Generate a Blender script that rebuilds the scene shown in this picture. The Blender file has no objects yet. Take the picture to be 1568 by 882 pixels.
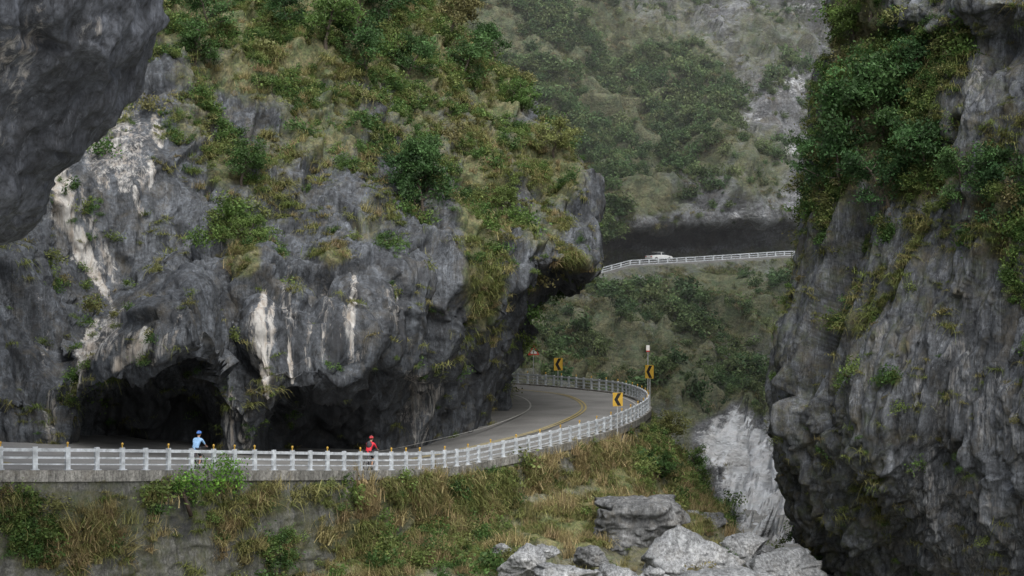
import bpy, math, numpy as np
from mathutils import Vector, Matrix
rng=np.random.default_rng(7)
F=2800.0
def W(u,v,d): return np.array([(u-784)/F*d, d, (441-v)/F*d])
def UV(P): return 784+P[...,0]/P[...,1]*F, 441-P[...,2]/P[...,1]*F
scene=bpy.context.scene
# ---------------------------------------------------------------- noise
_G=np.random.default_rng(1).normal(size=(256,3)); _G/=np.linalg.norm(_G,axis=1)[:,None]
def _h(x,y,z,s):
    h=(x*374761393+y*668265263+z*2147483647+s*1274126177)&0xFFFFFFFF
    h=((h^(h>>13))*1274126177)&0xFFFFFFFF
    return (h^(h>>16))
def perlin(p,s=0):
    i=np.floor(p).astype(np.int64); f=p-i; w=f*f*f*(f*(f*6-15)+10); r=np.zeros(len(p))
    for a in (0,1):
        for b in (0,1):
            for c in (0,1):
                g=_G[_h(i[:,0]+a,i[:,1]+b,i[:,2]+c,s)&255]
                dd=((f-np.array([a,b,c]))*g).sum(1)
                r+=dd*(w[:,0] if a else 1-w[:,0])*(w[:,1] if b else 1-w[:,1])*(w[:,2] if c else 1-w[:,2])
    return r*1.5
def fbm(p,o=5,s=0):
    r=0;a=1;q=p.copy()
    for k in range(o):
        r=r+a*perlin(q,s+k*7);a*=.5;q=q*2.03+11.3
    return r
def facet(p,s=0,soft=42.):
    """planar rock facets: each cell is a tilted plane, neighbouring planes blended over a narrow worn edge"""
    i=np.floor(p).astype(np.int64); num=np.zeros(len(p)); den=np.full(len(p),1e-30)
    for a in (-1,0,1):
        for b in (-1,0,1):
            for c in (-1,0,1):
                x,y,z=i[:,0]+a,i[:,1]+b,i[:,2]+c
                h=_h(x,y,z,s); fx=np.stack([x+(h&1023)/1023.,y+((h>>10)&1023)/1023.,z+((h>>20)&1023)/1023.],1)
                dv=p-fx; d=(dv*dv).sum(1); w=np.exp(-soft*d)
                g=_G[(h>>5)&255]; val=(dv*g).sum(1)*1.1+((h>>3)&255)/255.-.5
                num+=w*val; den+=w
    return num/den
# ---------------------------------------------------------------- spline sheets
def cr(P,t):
    P=np.asarray(P,float); n=len(P); D=P[1:]-P[:-1]
    T=np.zeros_like(P); T[0]=D[0];T[-1]=D[-1]; T[1:-1]=(D[1:]+D[:-1])/2
    L=np.linalg.norm(D,axis=-1); lim=np.empty(P.shape[:-1]); lim[0]=L[0];lim[-1]=L[-1]; lim[1:-1]=np.minimum(L[1:],L[:-1])*1.4
    Tl=np.linalg.norm(T,axis=-1)+1e-9; T=T*np.minimum(1,lim/Tl)[...,None]
    i=np.clip(np.floor(t).astype(int),0,n-2); f=(t-i).reshape((-1,)+(1,)*(P.ndim-1))
    f2=f*f;f3=f2*f
    return (2*f3-3*f2+1)*P[i]+(f3-2*f2+f)*T[i]+(-2*f3+3*f2)*P[i+1]+(f3-f2)*T[i+1]
def tsamples(P,res,mult=None):
    D=np.linalg.norm(P[1:]-P[:-1],axis=-1).mean(1); ts=[]
    for k,l in enumerate(D):
        r=res*(mult[k] if mult else 1); c=max(2,int(l/r)); ts+=list(k+np.arange(c)/c)
    return np.array(ts+[len(P)-1])
def sheet(ctrl,res,rm=None,cm=None):
    C=np.array(ctrl,float)
    a=cr(C,tsamples(C,res,rm)); b=a.transpose(1,0,2); Ct=C.transpose(1,0,2)
    b=cr(b,tsamples(Ct,res,cm)); return b.transpose(1,0,2)
def normals(S):
    n=np.cross(np.gradient(S,axis=0),np.gradient(S,axis=1)); n/=np.linalg.norm(n,axis=2)[...,None]+1e-9
    if (n*(-S)).sum(2).mean()<0: n=-n
    return n
def link(o,parent=None):
    scene.collection.objects.link(o)
    if parent: o.parent=parent
    return o
def grid_obj(name,S,mat,mask=None,smooth=True):
    R,C=S.shape[:2]; me=bpy.data.meshes.new(name)
    idx=np.arange(R*C).reshape(R,C)
    q=np.stack([idx[:-1,:-1],idx[:-1,1:],idx[1:,1:],idx[1:,:-1]],-1).reshape(-1,4)
    me.vertices.add(R*C); me.vertices.foreach_set('co',S.reshape(-1).astype(np.float32))
    me.loops.add(q.size); me.loops.foreach_set('vertex_index',q.reshape(-1).astype(np.int32))
    me.polygons.add(len(q)); me.polygons.foreach_set('loop_start',(np.arange(len(q))*4).astype(np.int32))
    me.update(calc_edges=True); me.validate()
    me.polygons.foreach_set('use_smooth',np.full(len(me.polygons),smooth))
    if mask is not None:
        at=me.color_attributes.new('mask','FLOAT_COLOR','POINT'); at.data.foreach_set('color',np.clip(mask,0,1).reshape(-1).astype(np.float32))
    me.materials.append(mat)
    return link(bpy.data.objects.new(name,me))
# ---------------------------------------------------------------- painting helpers (albedo masks on the rock, some with shade painted in)
def ell(u,v,L):
    r=np.zeros(u.shape)
    for (a,b,ra,rb,s) in L: r=np.maximum(r,s*np.clip(1.6-1.2*np.hypot((u-a)/ra,(v-b)/rb),0,1))
    return r
def stroke(u,v,L,wv=1.):
    r=np.zeros(u.shape)
    for pts,w,s in L:
        n=len(pts)-1
        for j,((a,b),(c,d)) in enumerate(zip(pts[:-1],pts[1:])):
            t=np.clip(((u-a)*(c-a)+(v-b)*(d-b))/((c-a)**2+(d-b)**2+1e-9),0,1)
            T_=(j+t)/n; ww=w*wv*(.35+1.3*np.sin(np.pi*np.clip(T_,.04,.96))**.7)
            dist=np.hypot(u-a-t*(c-a),v-b-t*(d-b)); r=np.maximum(r,s*np.clip(1.6-dist/ww,0,1))
    return r
# ---------------------------------------------------------------- materials
def newmat(name,rough=.85,spec=.3):
    m=bpy.data.materials.new(name); m.use_nodes=True; nt=m.node_tree; b=nt.nodes['Principled BSDF']
    b.inputs['Roughness'].default_value=rough; b.inputs['Specular IOR Level'].default_value=spec
    return m,nt,b
class NB:
    def __init__(s,nt): s.nt=nt; s.tc=nt.nodes.new('ShaderNodeTexCoord')
    def map(s,scale=(1,1,1),rot=(0,0,0)):
        n=s.nt.nodes.new('ShaderNodeMapping'); n.inputs['Scale'].default_value=scale; n.inputs['Rotation'].default_value=rot
        s.nt.links.new(s.tc.outputs['Object'],n.inputs['Vector']); return n.outputs[0]
    def noise(s,vec,scale,detail=5,rough=.6,dist=0):
        n=s.nt.nodes.new('ShaderNodeTexNoise'); n.inputs['Scale'].default_value=scale; n.inputs['Detail'].default_value=detail
        n.inputs['Roughness'].default_value=rough; n.inputs['Distortion'].default_value=dist
        s.nt.links.new(vec,n.inputs['Vector']); return n.outputs['Fac']
    def ramp(s,fac,stops):
        n=s.nt.nodes.new('ShaderNodeValToRGB'); e=n.color_ramp.elements
        while len(e)<len(stops): e.new(.5)
        for k,(p,c) in enumerate(stops):
            e[k].position=p; e[k].color=(c,c,c,1) if not hasattr(c,'__len__') else (*c,1)
        s.nt.links.new(fac,n.inputs[0]); return n.outputs[0]
    def mix(s,f,a,b,bt='MIX'):
        n=s.nt.nodes.new('ShaderNodeMix'); n.data_type='RGBA'; n.blend_type=bt; n.clamp_factor=True
        for k,x in ((0,f),(6,a),(7,b)):
            if isinstance(x,(int,float)): n.inputs[k].default_value=x if k==0 else (x,x,x,1)
            elif isinstance(x,tuple): n.inputs[k].default_value=(*x,1)
            else: s.nt.links.new(x,n.inputs[k])
        return n.outputs[2]
    def math(s,op,a,b=0.):
        n=s.nt.nodes.new('ShaderNodeMath'); n.operation=op
        for k,x in ((0,a),(1,b)):
            if isinstance(x,(int,float)): n.inputs[k].default_value=x
            else: s.nt.links.new(x,n.inputs[k])
        return n.outputs[0]
    def bump(s,b,h,strength=.6,dist=.15):
        n=s.nt.nodes.new('ShaderNodeBump'); n.inputs['Strength'].default_value=strength; n.inputs['Distance'].default_value=dist
        s.nt.links.new(h,n.inputs['Height']); s.nt.links.new(n.outputs[0],b.inputs['Normal'])
def rock_mat(name,c0,c1,vegA=(.065,.09,.03),vegB=(.16,.145,.07),pale=(.5,.49,.47),aniso=(1.6,1.6,.16),rot=(0,0,0),k=1.,lichen=.5,warm=(.15,.125,.08),warmth=.35,bs=.8,bd=.12,streak=(.35,.95,1.8),spec=.4,crack=.6,pmix=.8):
    m,nt,b=newmat(name,.7,spec); n=NB(nt); p=n.map(); ps=n.map(aniso,rot)
    base=n.ramp(n.noise(p,.22*k,5,.65),[(.32,c0),(.68,c1)])
    base=n.mix(1.,base,n.ramp(n.noise(ps,1.*k,6,.68,.3),[(.3,streak[0]),(.5,streak[1]),(.7,streak[2])]),'MULTIPLY')
    base=n.mix(1.,base,n.ramp(n.noise(p,5*k,4,.75),[(.32,.45),(.68,1.6)]),'MULTIPLY')
    base=n.mix(n.math('MULTIPLY',n.ramp(n.noise(p,.55*k,5,.7,.5),[(.52,0),(.7,1)]),warmth),base,warm)
    li=n.math('MULTIPLY',n.ramp(n.noise(ps,3.1*k,5,.8,.6),[(.57,0),(.72,1)]),lichen)
    base=n.mix(li,base,tuple(min(1,x*2.4+.05) for x in c1))
    cr_=n.noise(ps,.9*k,5,.6,1.2); line=n.math('ABSOLUTE',n.math('SUBTRACT',cr_,.5))
    base=n.mix(1.,base,n.ramp(line,[(0,1-crack),(.018,1)]),'MULTIPLY')
    at=nt.nodes.new('ShaderNodeAttribute'); at.attribute_name='mask'; sp=nt.nodes.new('ShaderNodeSeparateColor'); nt.links.new(at.outputs['Color'],sp.inputs[0])
    nz=n.noise(p,1.4*k,6,.7); nzs=n.noise(ps,2.6*k,6,.78,.5)
    def thr(ch,g=3.,off=1.6,z=None,zg=2.6):
        return n.math('MINIMUM',n.math('MAXIMUM',n.math('ADD',n.math('MULTIPLY',sp.outputs[ch],g),n.math('SUBTRACT',n.math('MULTIPLY',z or nz,zg),off+.9)),0),1)
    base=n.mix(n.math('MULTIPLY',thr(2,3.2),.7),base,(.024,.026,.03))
    pc=n.mix(n.ramp(n.noise(ps,1.7*k,4),[(.42,0),(.62,pmix)]),pale,tuple(x*y for x,y in zip(pale,(.62,.54,.46))))
    base=n.mix(thr(1,2.5,3.05,nzs,5.2),base,pc)
    veg=n.mix(n.ramp(n.noise(p,1.1*k,5,.7),[(.38,0),(.62,1)]),vegA,vegB)
    veg=n.mix(1.,veg,n.ramp(n.noise(p,7*k,4,.75),[(.3,.3),(.7,1.7)]),'MULTIPLY')
    base=n.mix(n.math('MULTIPLY',thr(0,3.2),.88),base,veg)
    nt.links.new(base,b.inputs['Base Color'])
    h=n.math('ADD',n.math('MULTIPLY',n.noise(p,4.5*k,6,.78),.7),n.math('MULTIPLY',n.noise(ps,2.4*k,6,.72),1.1))
    n.bump(b,h,bs,bd); return m
def plain(name,col,rough=.6,var=.25,scale=6,spec=.4,metal=0):
    m,nt,b=newmat(name,rough,spec); n=NB(nt); b.inputs['Metallic'].default_value=metal
    f=n.noise(n.map(),scale,4,.65)
    nt.links.new(n.mix(1.,tuple(col),n.ramp(f,[(.3,1-var),(.7,1+var*.5)]),'MULTIPLY'),b.inputs['Base Color']); return m
def leaf_mat(name,cols,trans=.35):
    m,nt,b=newmat(name,.6,.3); n=NB(nt)
    oi=nt.nodes.new('ShaderNodeObjectInfo'); at=nt.nodes.new('ShaderNodeAttribute'); at.attribute_name='lv'
    c=n.ramp(oi.outputs['Random'],[(i/(len(cols)-1),x) for i,x in enumerate(cols)])
    c=n.mix(1.,c,n.ramp(at.outputs['Fac'],[(0,.45),(.5,1.),(1,1.7)]),'MULTIPLY')
    nt.links.new(c,b.inputs['Base Color'])
    t=nt.nodes.new('ShaderNodeBsdfTranslucent'); nt.links.new(c,t.inputs[0]); ms=nt.nodes.new('ShaderNodeMixShader'); ms.inputs[0].default_value=trans
    nt.links.new(b.outputs[0],ms.inputs[1]); nt.links.new(t.outputs[0],ms.inputs[2]); nt.links.new(ms.outputs[0],nt.nodes['Material Output'].inputs[0]); return m
M_cliff=rock_mat('cliff_rock',(.036,.041,.048),(.084,.093,.106),bd=.11,streak=(.32,.95,2.0))
M_over=rock_mat('overhang_rock',(.045,.05,.06),(.1,.108,.125),aniso=(1.2,1.2,.25),rot=(0,.75,0),k=1.,warmth=.05,lichen=.45,crack=.4,bs=.6)
M_right=rock_mat('gorge_wall_rock',(.048,.053,.06),(.12,.13,.145),aniso=(1.6,1.6,.17),rot=(0,-.38,0),vegA=(.065,.09,.03),vegB=(.14,.12,.065),warmth=.45,lichen=.7,k=.9,crack=.7,pale=(.38,.39,.4),bd=.14,streak=(.32,.95,2.))
M_far=rock_mat('hillside_rock',(.10,.108,.118),(.2,.21,.225),k=.4,aniso=(.6,.6,1.4),rot=(0,.5,0),vegA=(.065,.095,.04),vegB=(.14,.14,.07),pale=(.86,.9,.95),bd=.6,bs=.9,warmth=.3,streak=(.4,1,1.6),warm=(.2,.16,.1),crack=.6,pmix=.3)  # distance haze painted in: base greys paler than the nearer cliffs
M_emb=rock_mat('embankment_soil',(.08,.08,.06),(.17,.165,.14),vegA=(.07,.1,.03),vegB=(.2,.18,.08))
M_boul=rock_mat('boulder_marble',(.13,.14,.15),(.32,.33,.34),k=1.1,aniso=(2,.5,1.2),rot=(.4,.5,0),lichen=.6,warmth=.2,warm=(.3,.26,.19),streak=(.5,1,1.5),crack=.6)
M_bdark=rock_mat('boulder_grey',(.08,.085,.09),(.18,.185,.19),k=1.3,lichen=.4,streak=(.5,1,1.6))
M_wall=rock_mat('retaining_concrete',(.07,.072,.065),(.155,.155,.145),aniso=(1.6,1.6,.35),k=1.8,lichen=.5,warm=(.075,.085,.035),warmth=.6,bd=.05,streak=(.4,1,1.6),crack=.4,vegA=(.05,.065,.025),vegB=(.11,.105,.055),pale=(.4,.4,.38))
M_floor=plain('gorge_floor_gravel',(.3,.3,.29),.9,.5,.4)
# ---------------------------------------------------------------- main cliff
def zr(u): return np.interp(u,[0,300,580,700,790],[-7.4,-8.1,-9.4,-9.7,-8.8])
cols=[ # (A,B,C,D,E,L,U,(Gu,Gd))
[(-520,0,104),(-520,150,100),(-520,280,96),(-520,400,90),(-520,500,86),(-520,600,82),(-520,610,85),(-520,86)],
[(-180,0,114),(-180,150,106),(-180,280,99),(-180,400,93),(-180,500,89),(-180,600,85),(-180,610,86),(-180,88)],
[(0,0,120),(0,150,110),(10,280,99),(10,400,93),(15,500,90),(20,600,87),(20,640,87),(20,87.5)],
[(105,0,122),(95,150,111),(82,280,101),(85,425,97),(98,530,92),(105,610,87.5),(105,650,87.5),(105,88)],
[(160,0,123),(150,150,110),(145,280,102),(135,475,98),(120,550,86.5),(128,602,86),(138,590,92),(140,97)],
[(230,0,124),(220,150,110),(215,280,103),(238,425,100),(215,468,84.5),(222,580,83.5),(230,568,93),(230,98)],
[(290,0,125),(280,150,112),(280,280,104.5),(285,402,99.5),(300,440,84.5),(320,545,83),(305,560,94),(305,98)],
[(340,0,126),(330,150,114),(330,280,105),(350,398,99),(352,500,94.5),(345,592,92.5),(338,605,92.5),(335,93.5)],
[(390,0,127),(380,150,116),(385,280,107),(395,400,97.5),(395,500,92.5),(402,608,90.5),(392,625,91.5),(388,94)],
[(430,0,128),(430,150,117),(435,280,108),(440,400,99),(440,500,93.5),(440,602,91),(436,590,98),(430,103)],
[(480,0,129),(490,150,118),(500,280,109),(510,400,100),(510,490,95.5),(515,588,92.5),(510,578,101),(505,107)],
[(510,0,131),(530,150,120),(560,280,110),(590,395,101),(585,470,98),(578,540,97),(572,548,103),(575,109)],
[(540,0,135),(570,150,122),(610,280,112),(670,390,104),(655,480,104),(645,555,105),(635,575,109),(632,111)],
[(575,0,138),(620,150,126),(670,280,116),(745,400,109),(720,475,109),(702,535,110),(692,560,114),(685,116)],
[(615,0,142),(680,150,131),(745,280,121),(825,392,114),(778,450,116),(752,510,118),(735,560,121),(733,123)],
[(655,0,146),(735,150,136),(825,280,127),(885,385,119),(835,432,121),(775,492,124),(758,560,127),(758,131)],
[(695,0,152),(790,155,142),(880,275,133),(910,396,124),(865,432,129),(796,485,131),(762,560,134),(762,135)],
[(675,0,180),(765,155,165),(860,280,150),(885,398,137),(840,432,138),(778,485,140),(750,560,142),(750,143)],
[(600,0,200),(650,155,190),(730,280,180),(760,398,165),(720,430,162),(710,478,160),(700,560,160),(690,156)],
[(400,0,230),(400,155,220),(450,280,200),(450,398,185),(450,430,180),(450,478,175),(450,560,172),(450,168)]]
ctrl=[]
for c in cols:
    A=c[0]; g=c[7]; z=zr(g[0])-.6
    col=[W(A[0],-560,A[2]+60)]+[W(*q) for q in c[:7]]
    col.append(np.array([(g[0]-784)/F*g[1],g[1],z])); col.append(np.array([(g[0]-784)/F*g[1],g[1]+.5,z-4])); ctrl.append(col)
ctrl=np.array(ctrl).transpose(1,0,2)
S=sheet(ctrl,.085,rm=[6,1.3,1.1,1,1,1,1,1,3],cm=[3,1.5]+[1]*14+[2.5,5,8])
N=normals(S); P=S.reshape(-1,3); Nn=N.reshape(-1,3); u,v=UV(P)
wp=P+.45*np.stack([fbm(P/3,3,40),fbm(P/3,3,41),fbm(P/3,3,42)],1)
disp=1.3*fbm(P/9,3,3)+.9*facet(wp/np.array([3,3,9]),5)+.28*fbm(wp/np.array([1.3,1.3,9]),4,9)+.32*facet(wp/np.array([1.0,1.0,3.6]),6)+.11*facet(wp/np.array([.45,.45,1.2]),7)+.04*fbm(P/.5,3,20)
upper=np.clip((330-v)/120,0,1)*(u>230); disp+=upper*(.4*facet(P/np.array([1.6,1.6,1.6]),15)+.3*fbm(P/2.5,3,16))
slab=ell(u,v,[(200,270,95,140,1),(215,490,115,95,.7),(300,480,60,90,.7)])
disp*=1-.65*slab
gm=np.clip((v-640)/40,0,1); disp=disp*(1-.6*gm)
P2=P+Nn*disp[:,None]; S_main=P2.reshape(S.shape); u,v=UV(P2)
mainBush=[(560,50,280,90,1),(330,30,150,60,.9),(450,130,150,50,.6),(640,150,60,90,.7),(770,90,70,110,1),(350,250,50,55,.7),(300,180,50,50,.6),(360,345,35,45,.7),(700,210,70,100,.6),(820,230,70,60,.7),(760,330,40,40,.4),(20,330,40,80,.25),(760,390,25,20,.6),(520,210,80,50,.4),(660,290,40,60,.5)]
mainGrass=[(740,290,50,150,.9),(740,440,38,80,.9),(830,345,55,55,.6),(880,402,32,20,.9),(400,300,100,80,.5),(580,320,50,50,.5),(512,388,28,20,1),(372,395,34,35,1),(690,100,70,90,.8),(500,190,100,90,.7),(560,350,30,30,.6),(430,225,60,50,.6),(690,520,20,30,.4),(850,260,60,70,.8),(20,440,30,90,.2),(400,110,160,50,.8),(500,30,300,90,.7)]
bd=ell(u,v,mainBush); gd=ell(u,v,mainGrass)
wob=7*fbm(P2/2.6,4,77); us_=u+wob; vs_=v+8*fbm(P2/2,3,78); wv=np.clip(1+.6*fbm(P2/1.2,3,79),.4,1.8)
pale=stroke(us_,vs_,[([(148,125),(172,190),(186,280)],24,.7),([(120,150),(140,200),(160,285)],18,.64),([(178,145),(208,215),(220,285)],14,.6),([(205,160),(232,240)],8,.54),([(98,185),(92,260),(100,330),(124,380),(160,450)],11,.95),([(124,290),(148,370),(182,430)],9,.66),([(112,330),(146,410),(176,480)],6,.66),([(150,490),(130,545),(110,600)],7,.9),([(172,480),(146,548)],6,.75),([(192,465),(160,545)],5,.66),([(224,505),(205,538),(174,562)],10,.9),([(255,505),(238,550)],6,.66),([(275,470),(262,540)],5,.56),([(240,175),(240,225)],8,.8),([(404,445),(396,520),(400,575),(412,612)],7,.95),([(418,460),(408,550)],4,.8),([(387,470),(385,560)],4,.66),([(440,525),(446,585)],4,.9),([(543,415),(538,555)],4.5,.8),([(470,480),(472,565)],5,.6),([(628,575),(655,610),(622,640)],16,.64),([(650,560),(640,680)],14,.54),([(80,600),(78,690)],7,.64),([(560,535),(538,552)],6,.62),([(350,600),(355,690)],9,.62),([(375,640),(380,690)],7,.58),([(232,250),(230,280)],4,.8),([(205,285),(215,330)],5,.66),([(500,430),(495,560)],7,.56),([(600,430),(604,500)],7,.54),([(60,450),(70,560)],7,.54),([(335,330),(340,390)],5,.52),([(445,410),(440,520)],8,.54),([(530,470),(550,550)],9,.52)],wv)
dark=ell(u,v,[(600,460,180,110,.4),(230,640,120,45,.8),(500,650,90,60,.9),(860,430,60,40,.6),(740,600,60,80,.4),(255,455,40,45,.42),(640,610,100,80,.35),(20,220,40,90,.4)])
dark=dark+.5*np.clip(fbm(P2/np.array([1.1,1.1,8]),3,88),0,1)*(v>150)
warmv=np.maximum(np.maximum(bd,gd*.95),.12+.12*(u<90)+.22*np.clip((430-v)/60,0,1)*(u>250))
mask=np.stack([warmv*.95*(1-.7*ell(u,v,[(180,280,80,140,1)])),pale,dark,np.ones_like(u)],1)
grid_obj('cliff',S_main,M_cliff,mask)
main=dict(P=P2,N=Nn,bd=bd,gd=gd,u=u,v=v)
# ---------------------------------------------------------------- overhang rock (near, upper left)
edge=[(340,-500),(275,-150),(250,0),(228,60),(200,112),(165,160),(118,212),(72,276),(28,325),(-60,362),(-400,430)]
ctrl=[]
for a,b in edge:
    ctrl.append([W(a-560,b-520,30),W(a-300,b-240,37),W(a-150,b-110,41),W(a-60,b-40,43.5),W(a-12,b-8,45.5),W(a,b,48),W(a-30,b-30,53),W(a-200,b-180,62),W(a-450,b-420,80)])
ctrl=np.array(ctrl).transpose(1,0,2)
S=sheet(ctrl,.07,rm=[3,1.5,1,1,1,1,3,6])
N=normals(S);P=S.reshape(-1,3);Nn=N.reshape(-1,3)
c,s=math.cos(.75),math.sin(.75); Rm=np.array([[c,0,s],[0,1,0],[-s,0,c]]); Pr=P@Rm.T+.3*fbm(P/2,3,36)[:,None]
disp=.45*fbm(P/4,3,31)+.26*facet(Pr/np.array([1.8,2.2,6]),33)+.07*facet(Pr/np.array([.5,.6,1.8]),34)+.16*fbm(Pr/np.array([.9,.9,5]),3,37)+.02*fbm(P/.4,3,35)
P2=P+Nn*disp[:,None]; u,v=UV(P2)
mask=np.stack([np.full(u.shape,.02),stroke(u+10*fbm(P2,3,5),v,[([(10,50),(30,130)],26,.6),([(60,10),(50,80)],16,.55),([(150,30),(120,80)],12,.55),([(20,150),(0,220)],14,.5)]),ell(u,v,[(60,280,140,40,.35),(212,50,18,60,.3)]),np.ones_like(u)],1)
grid_obj('rock_overhang',P2.reshape(S.shape),M_over,mask)
# ---------------------------------------------------------------- right gorge wall
sil=[(1400,-700),(1330,-300),(1298,-60),(1300,0),(1325,60),(1295,110),(1268,170),(1262,250),(1240,340),(1222,470),(1204,560),(1192,650),(1212,720),(1222,780),(1256,850),(1300,960),(1340,1200)]
ctrl=[]
for k,(a,b) in enumerate(sil):
    ds=108+(.0 if b>0 else -b*.06); bul=-4*math.exp(-((b-620)/170)**2)
    row=[W(a+500,b,ds+95),W(a+170,b,ds+50),W(a+30,b,ds+18),W(a,b,ds+5),W(a+22,b,ds+bul*.5),W(a+75,b,ds-5+bul),W(a+150,b,ds-9+bul),W(a+240,b,ds-15),W(a+340,b,ds-19),W(a+520,b,ds-30),W(a+900,b,ds-42)]
    ctrl.append(row)
S=sheet(np.array(ctrl),.09,rm=[8,3,1.5]+[1]*11+[1.5,3],cm=[8,4,2,1,1,1,1,1,1.3,4])
N=normals(S);P=S.reshape(-1,3);Nn=N.reshape(-1,3);u,v=UV(P)
c,s=math.cos(-.38),math.sin(-.38); Rm=np.array([[c,0,s],[0,1,0],[-s,0,c]]); wp=P+.35*np.stack([fbm(P/3,3,40),fbm(P/3,3,41),fbm(P/3,3,42)],1); Pr=wp@Rm.T
disp=1.3*fbm(P/np.array([8,8,20]),3,51)+1.0*facet(Pr/np.array([2.4,3.5,16]),53)+.42*fbm(Pr/np.array([1.2,1.2,11]),4,52)+.36*facet(Pr/np.array([.8,1.2,6.5]),54)+.13*facet(Pr/np.array([.35,.5,2.2]),56)+.04*fbm(P/.5,3,55)
P2=P+Nn*disp[:,None];u,v=UV(P2)
rB=[(1355,160,95,110,1),(1310,40,60,70,.9),(1430,90,60,70,.6),(1400,265,85,55,.9),(1285,250,35,80,.9),(1530,330,50,85,.8),(1470,240,50,50,.4),(1300,490,50,20,.7),(1248,340,25,50,.5),(1548,430,25,45,.6),(1370,580,12,12,.8),(1385,530,12,16,.6),(1340,350,50,30,.4)]
rG=[(1500,190,60,120,.35),(1228,480,20,100,.4),(1340,760,40,40,.3),(1470,480,60,60,.25),(1340,430,80,50,.35),(1285,790,30,40,.35),(1400,360,60,50,.4)]
bd=ell(u,v,rB);gd=ell(u,v,rG)
wob=14*fbm(P2/2.6,4,77)
mask=np.stack([np.maximum(np.maximum(bd,gd),.42-.34*np.clip((u-1350)/150,0,1)*np.clip((v-450)/150,0,1)),stroke(u+wob,v,[([(1500,100),(1490,150)],10,.62),([(1420,560),(1400,620)],5,.66),([(1410,740),(1540,880)],55,.54),([(1470,540),(1568,700)],45,.53),([(1345,480),(1350,540)],8,.54),([(1330,560),(1300,640)],6,.54),([(1440,620),(1400,760)],16,.52)]),ell(u,v,[(1300,540,110,230,.36),(1400,420,80,60,.35),(1245,740,40,100,.35),(1480,60,50,60,.4)])+.5*np.clip(fbm(P2@Rm.T/np.array([1.1,1.1,9]),3,88),0,1),np.ones_like(u)],1)
grid_obj('cliff',P2.reshape(S.shape),M_right,mask)
right=dict(P=P2,N=Nn,bd=bd,gd=gd,u=u,v=v)
# ---------------------------------------------------------------- far hillside
us=[-1600,-200,400,700,830,920,980,1060,1140,1210,1300,1500,2100,3600]
rows=[]
for a in us:
    rv=np.interp(a,[830,920,965,1060,1200,1300],[430,414,402,397,388,386]); rd=np.interp(a,[800,920,1200,1500],[262,275,300,320])
    t=np.interp(a,[900,950,1180,1260],[.3,1,1,.5])
    rows.append([W(a,-1500,rd+280),W(a,-500,rd+170),W(a,-100,rd+105),W(a,60,rd+70),W(a,180,rd+40),W(a,270,rd+14),W(a,rv-60,rd-2*t+2),W(a,rv-48,rd+6*t+4),W(a,rv-4,rd+12),W(a,rv+4,rd+.5),W(a,rv+22,rd-2),W(a,510,rd-24),W(a,600,rd-48),W(a,690,rd-70),W(a,770,rd-92),W(a,860,rd-115),W(a,1000,rd-130)])
S=sheet(np.array(rows).transpose(1,0,2),.4,rm=[6,4,1.5]+[1]*3+[.7]*4+[1]*6,cm=[8,4,2,1,1,1,1,1,1,1.5,4,8,12])
N=normals(S);P=S.reshape(-1,3);Nn=N.reshape(-1,3);u,v=UV(P)
OUT=[(1128,680,56,48,1),(1160,740,60,60,1),(1190,800,55,60,1)]
rv=np.interp(u,[830,920,965,1060,1200,1300],[430,414,402,397,388,386])
dv_=v-rv; damp=np.where(dv_<0,np.clip((-dv_-34)/70,0,1),np.clip((dv_-12)/90,0,1)); damp=damp*damp*(3-2*damp)
c,s=math.cos(-.5),math.sin(-.5); Rm=np.array([[c,0,s],[0,1,0],[-s,0,c]]); Pr=P@Rm.T
disp=7*fbm(P/38,3,61)+3*fbm(P/12,4,62)+3.6*facet(Pr/np.array([12,10,6.0])+.3*fbm(P/8,2,4)[:,None],63)+ell(u,v,OUT)*(3.*facet(P/np.array([3,3,5]),66)+1.6*facet(P/1.3,67))
disp=disp*damp+(.25+.75*damp)*(1-np.exp(-(dv_/14)**2))*(1.5*facet(Pr/np.array([4,3.5,2.0]),64)+.4*fbm(P/2.2,3,65))
P2=P+Nn*disp[:,None];u,v=UV(P2)
outc=np.clip(ell(u+10*fbm(P2/4,3,5),v+12*fbm(P2/4,3,6),OUT)*1.3-.1,0,1)
fB=[(850,120,130,220,1),(760,60,90,110,1),(1080,200,60,70,.8),(1050,110,50,80,.5),(1000,230,60,60,.4),(1180,60,90,70,.4),(960,60,80,90,.4),(1060,490,70,35,.6),(960,480,60,40,.3),(1140,560,60,50,.3),(880,500,60,50,.3),(1040,600,50,40,.5),(880,280,50,60,.9),(1180,420,50,20,.2),(1280,200,60,200,.3)]
fG=[(900,520,110,70,.7),(1000,560,110,60,.7),(860,300,60,80,.7),(960,300,90,60,.6),(1100,620,90,60,.5),(1160,250,60,60,.4),(1000,150,130,120,.7),(1100,470,120,60,.7)]
roadm=((v>rv-28)&(v<rv+20)&(u>900)&(u<1260))
bd=ell(u,v,fB)*(1-outc);gd=ell(u,v,fG)*(1-outc)
hi=(v<rv)
bd=np.where(roadm,0,bd+(.16*hi+.04)*(1-outc)); gd=np.where((v>rv-52)&(v<rv+10)&(u>900)&(u<1260),0,gd+.3*(1-outc))
bd=np.where((v>rv-50)&(v<rv)&(u>900)&(u<1260),0,bd)
pl=np.maximum(outc*1.3,ell(u,v,[(1215,130,35,20,.62),(1200,230,50,16,.62),(1085,560,20,14,.85),(1230,12,40,12,.7),(1150,330,50,10,.6),(1140,180,40,12,.55),(885,470,25,14,.62),(1010,640,16,10,.6)]))
dk=ell(u,v,[(1040,362,140,24,.75),(940,360,40,30,.7)])+.35*np.clip(fbm(P2/6,3,44),0,1)*(1-outc)  # overhang shade above the far road painted into the colour, plus random dark tone
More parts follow.
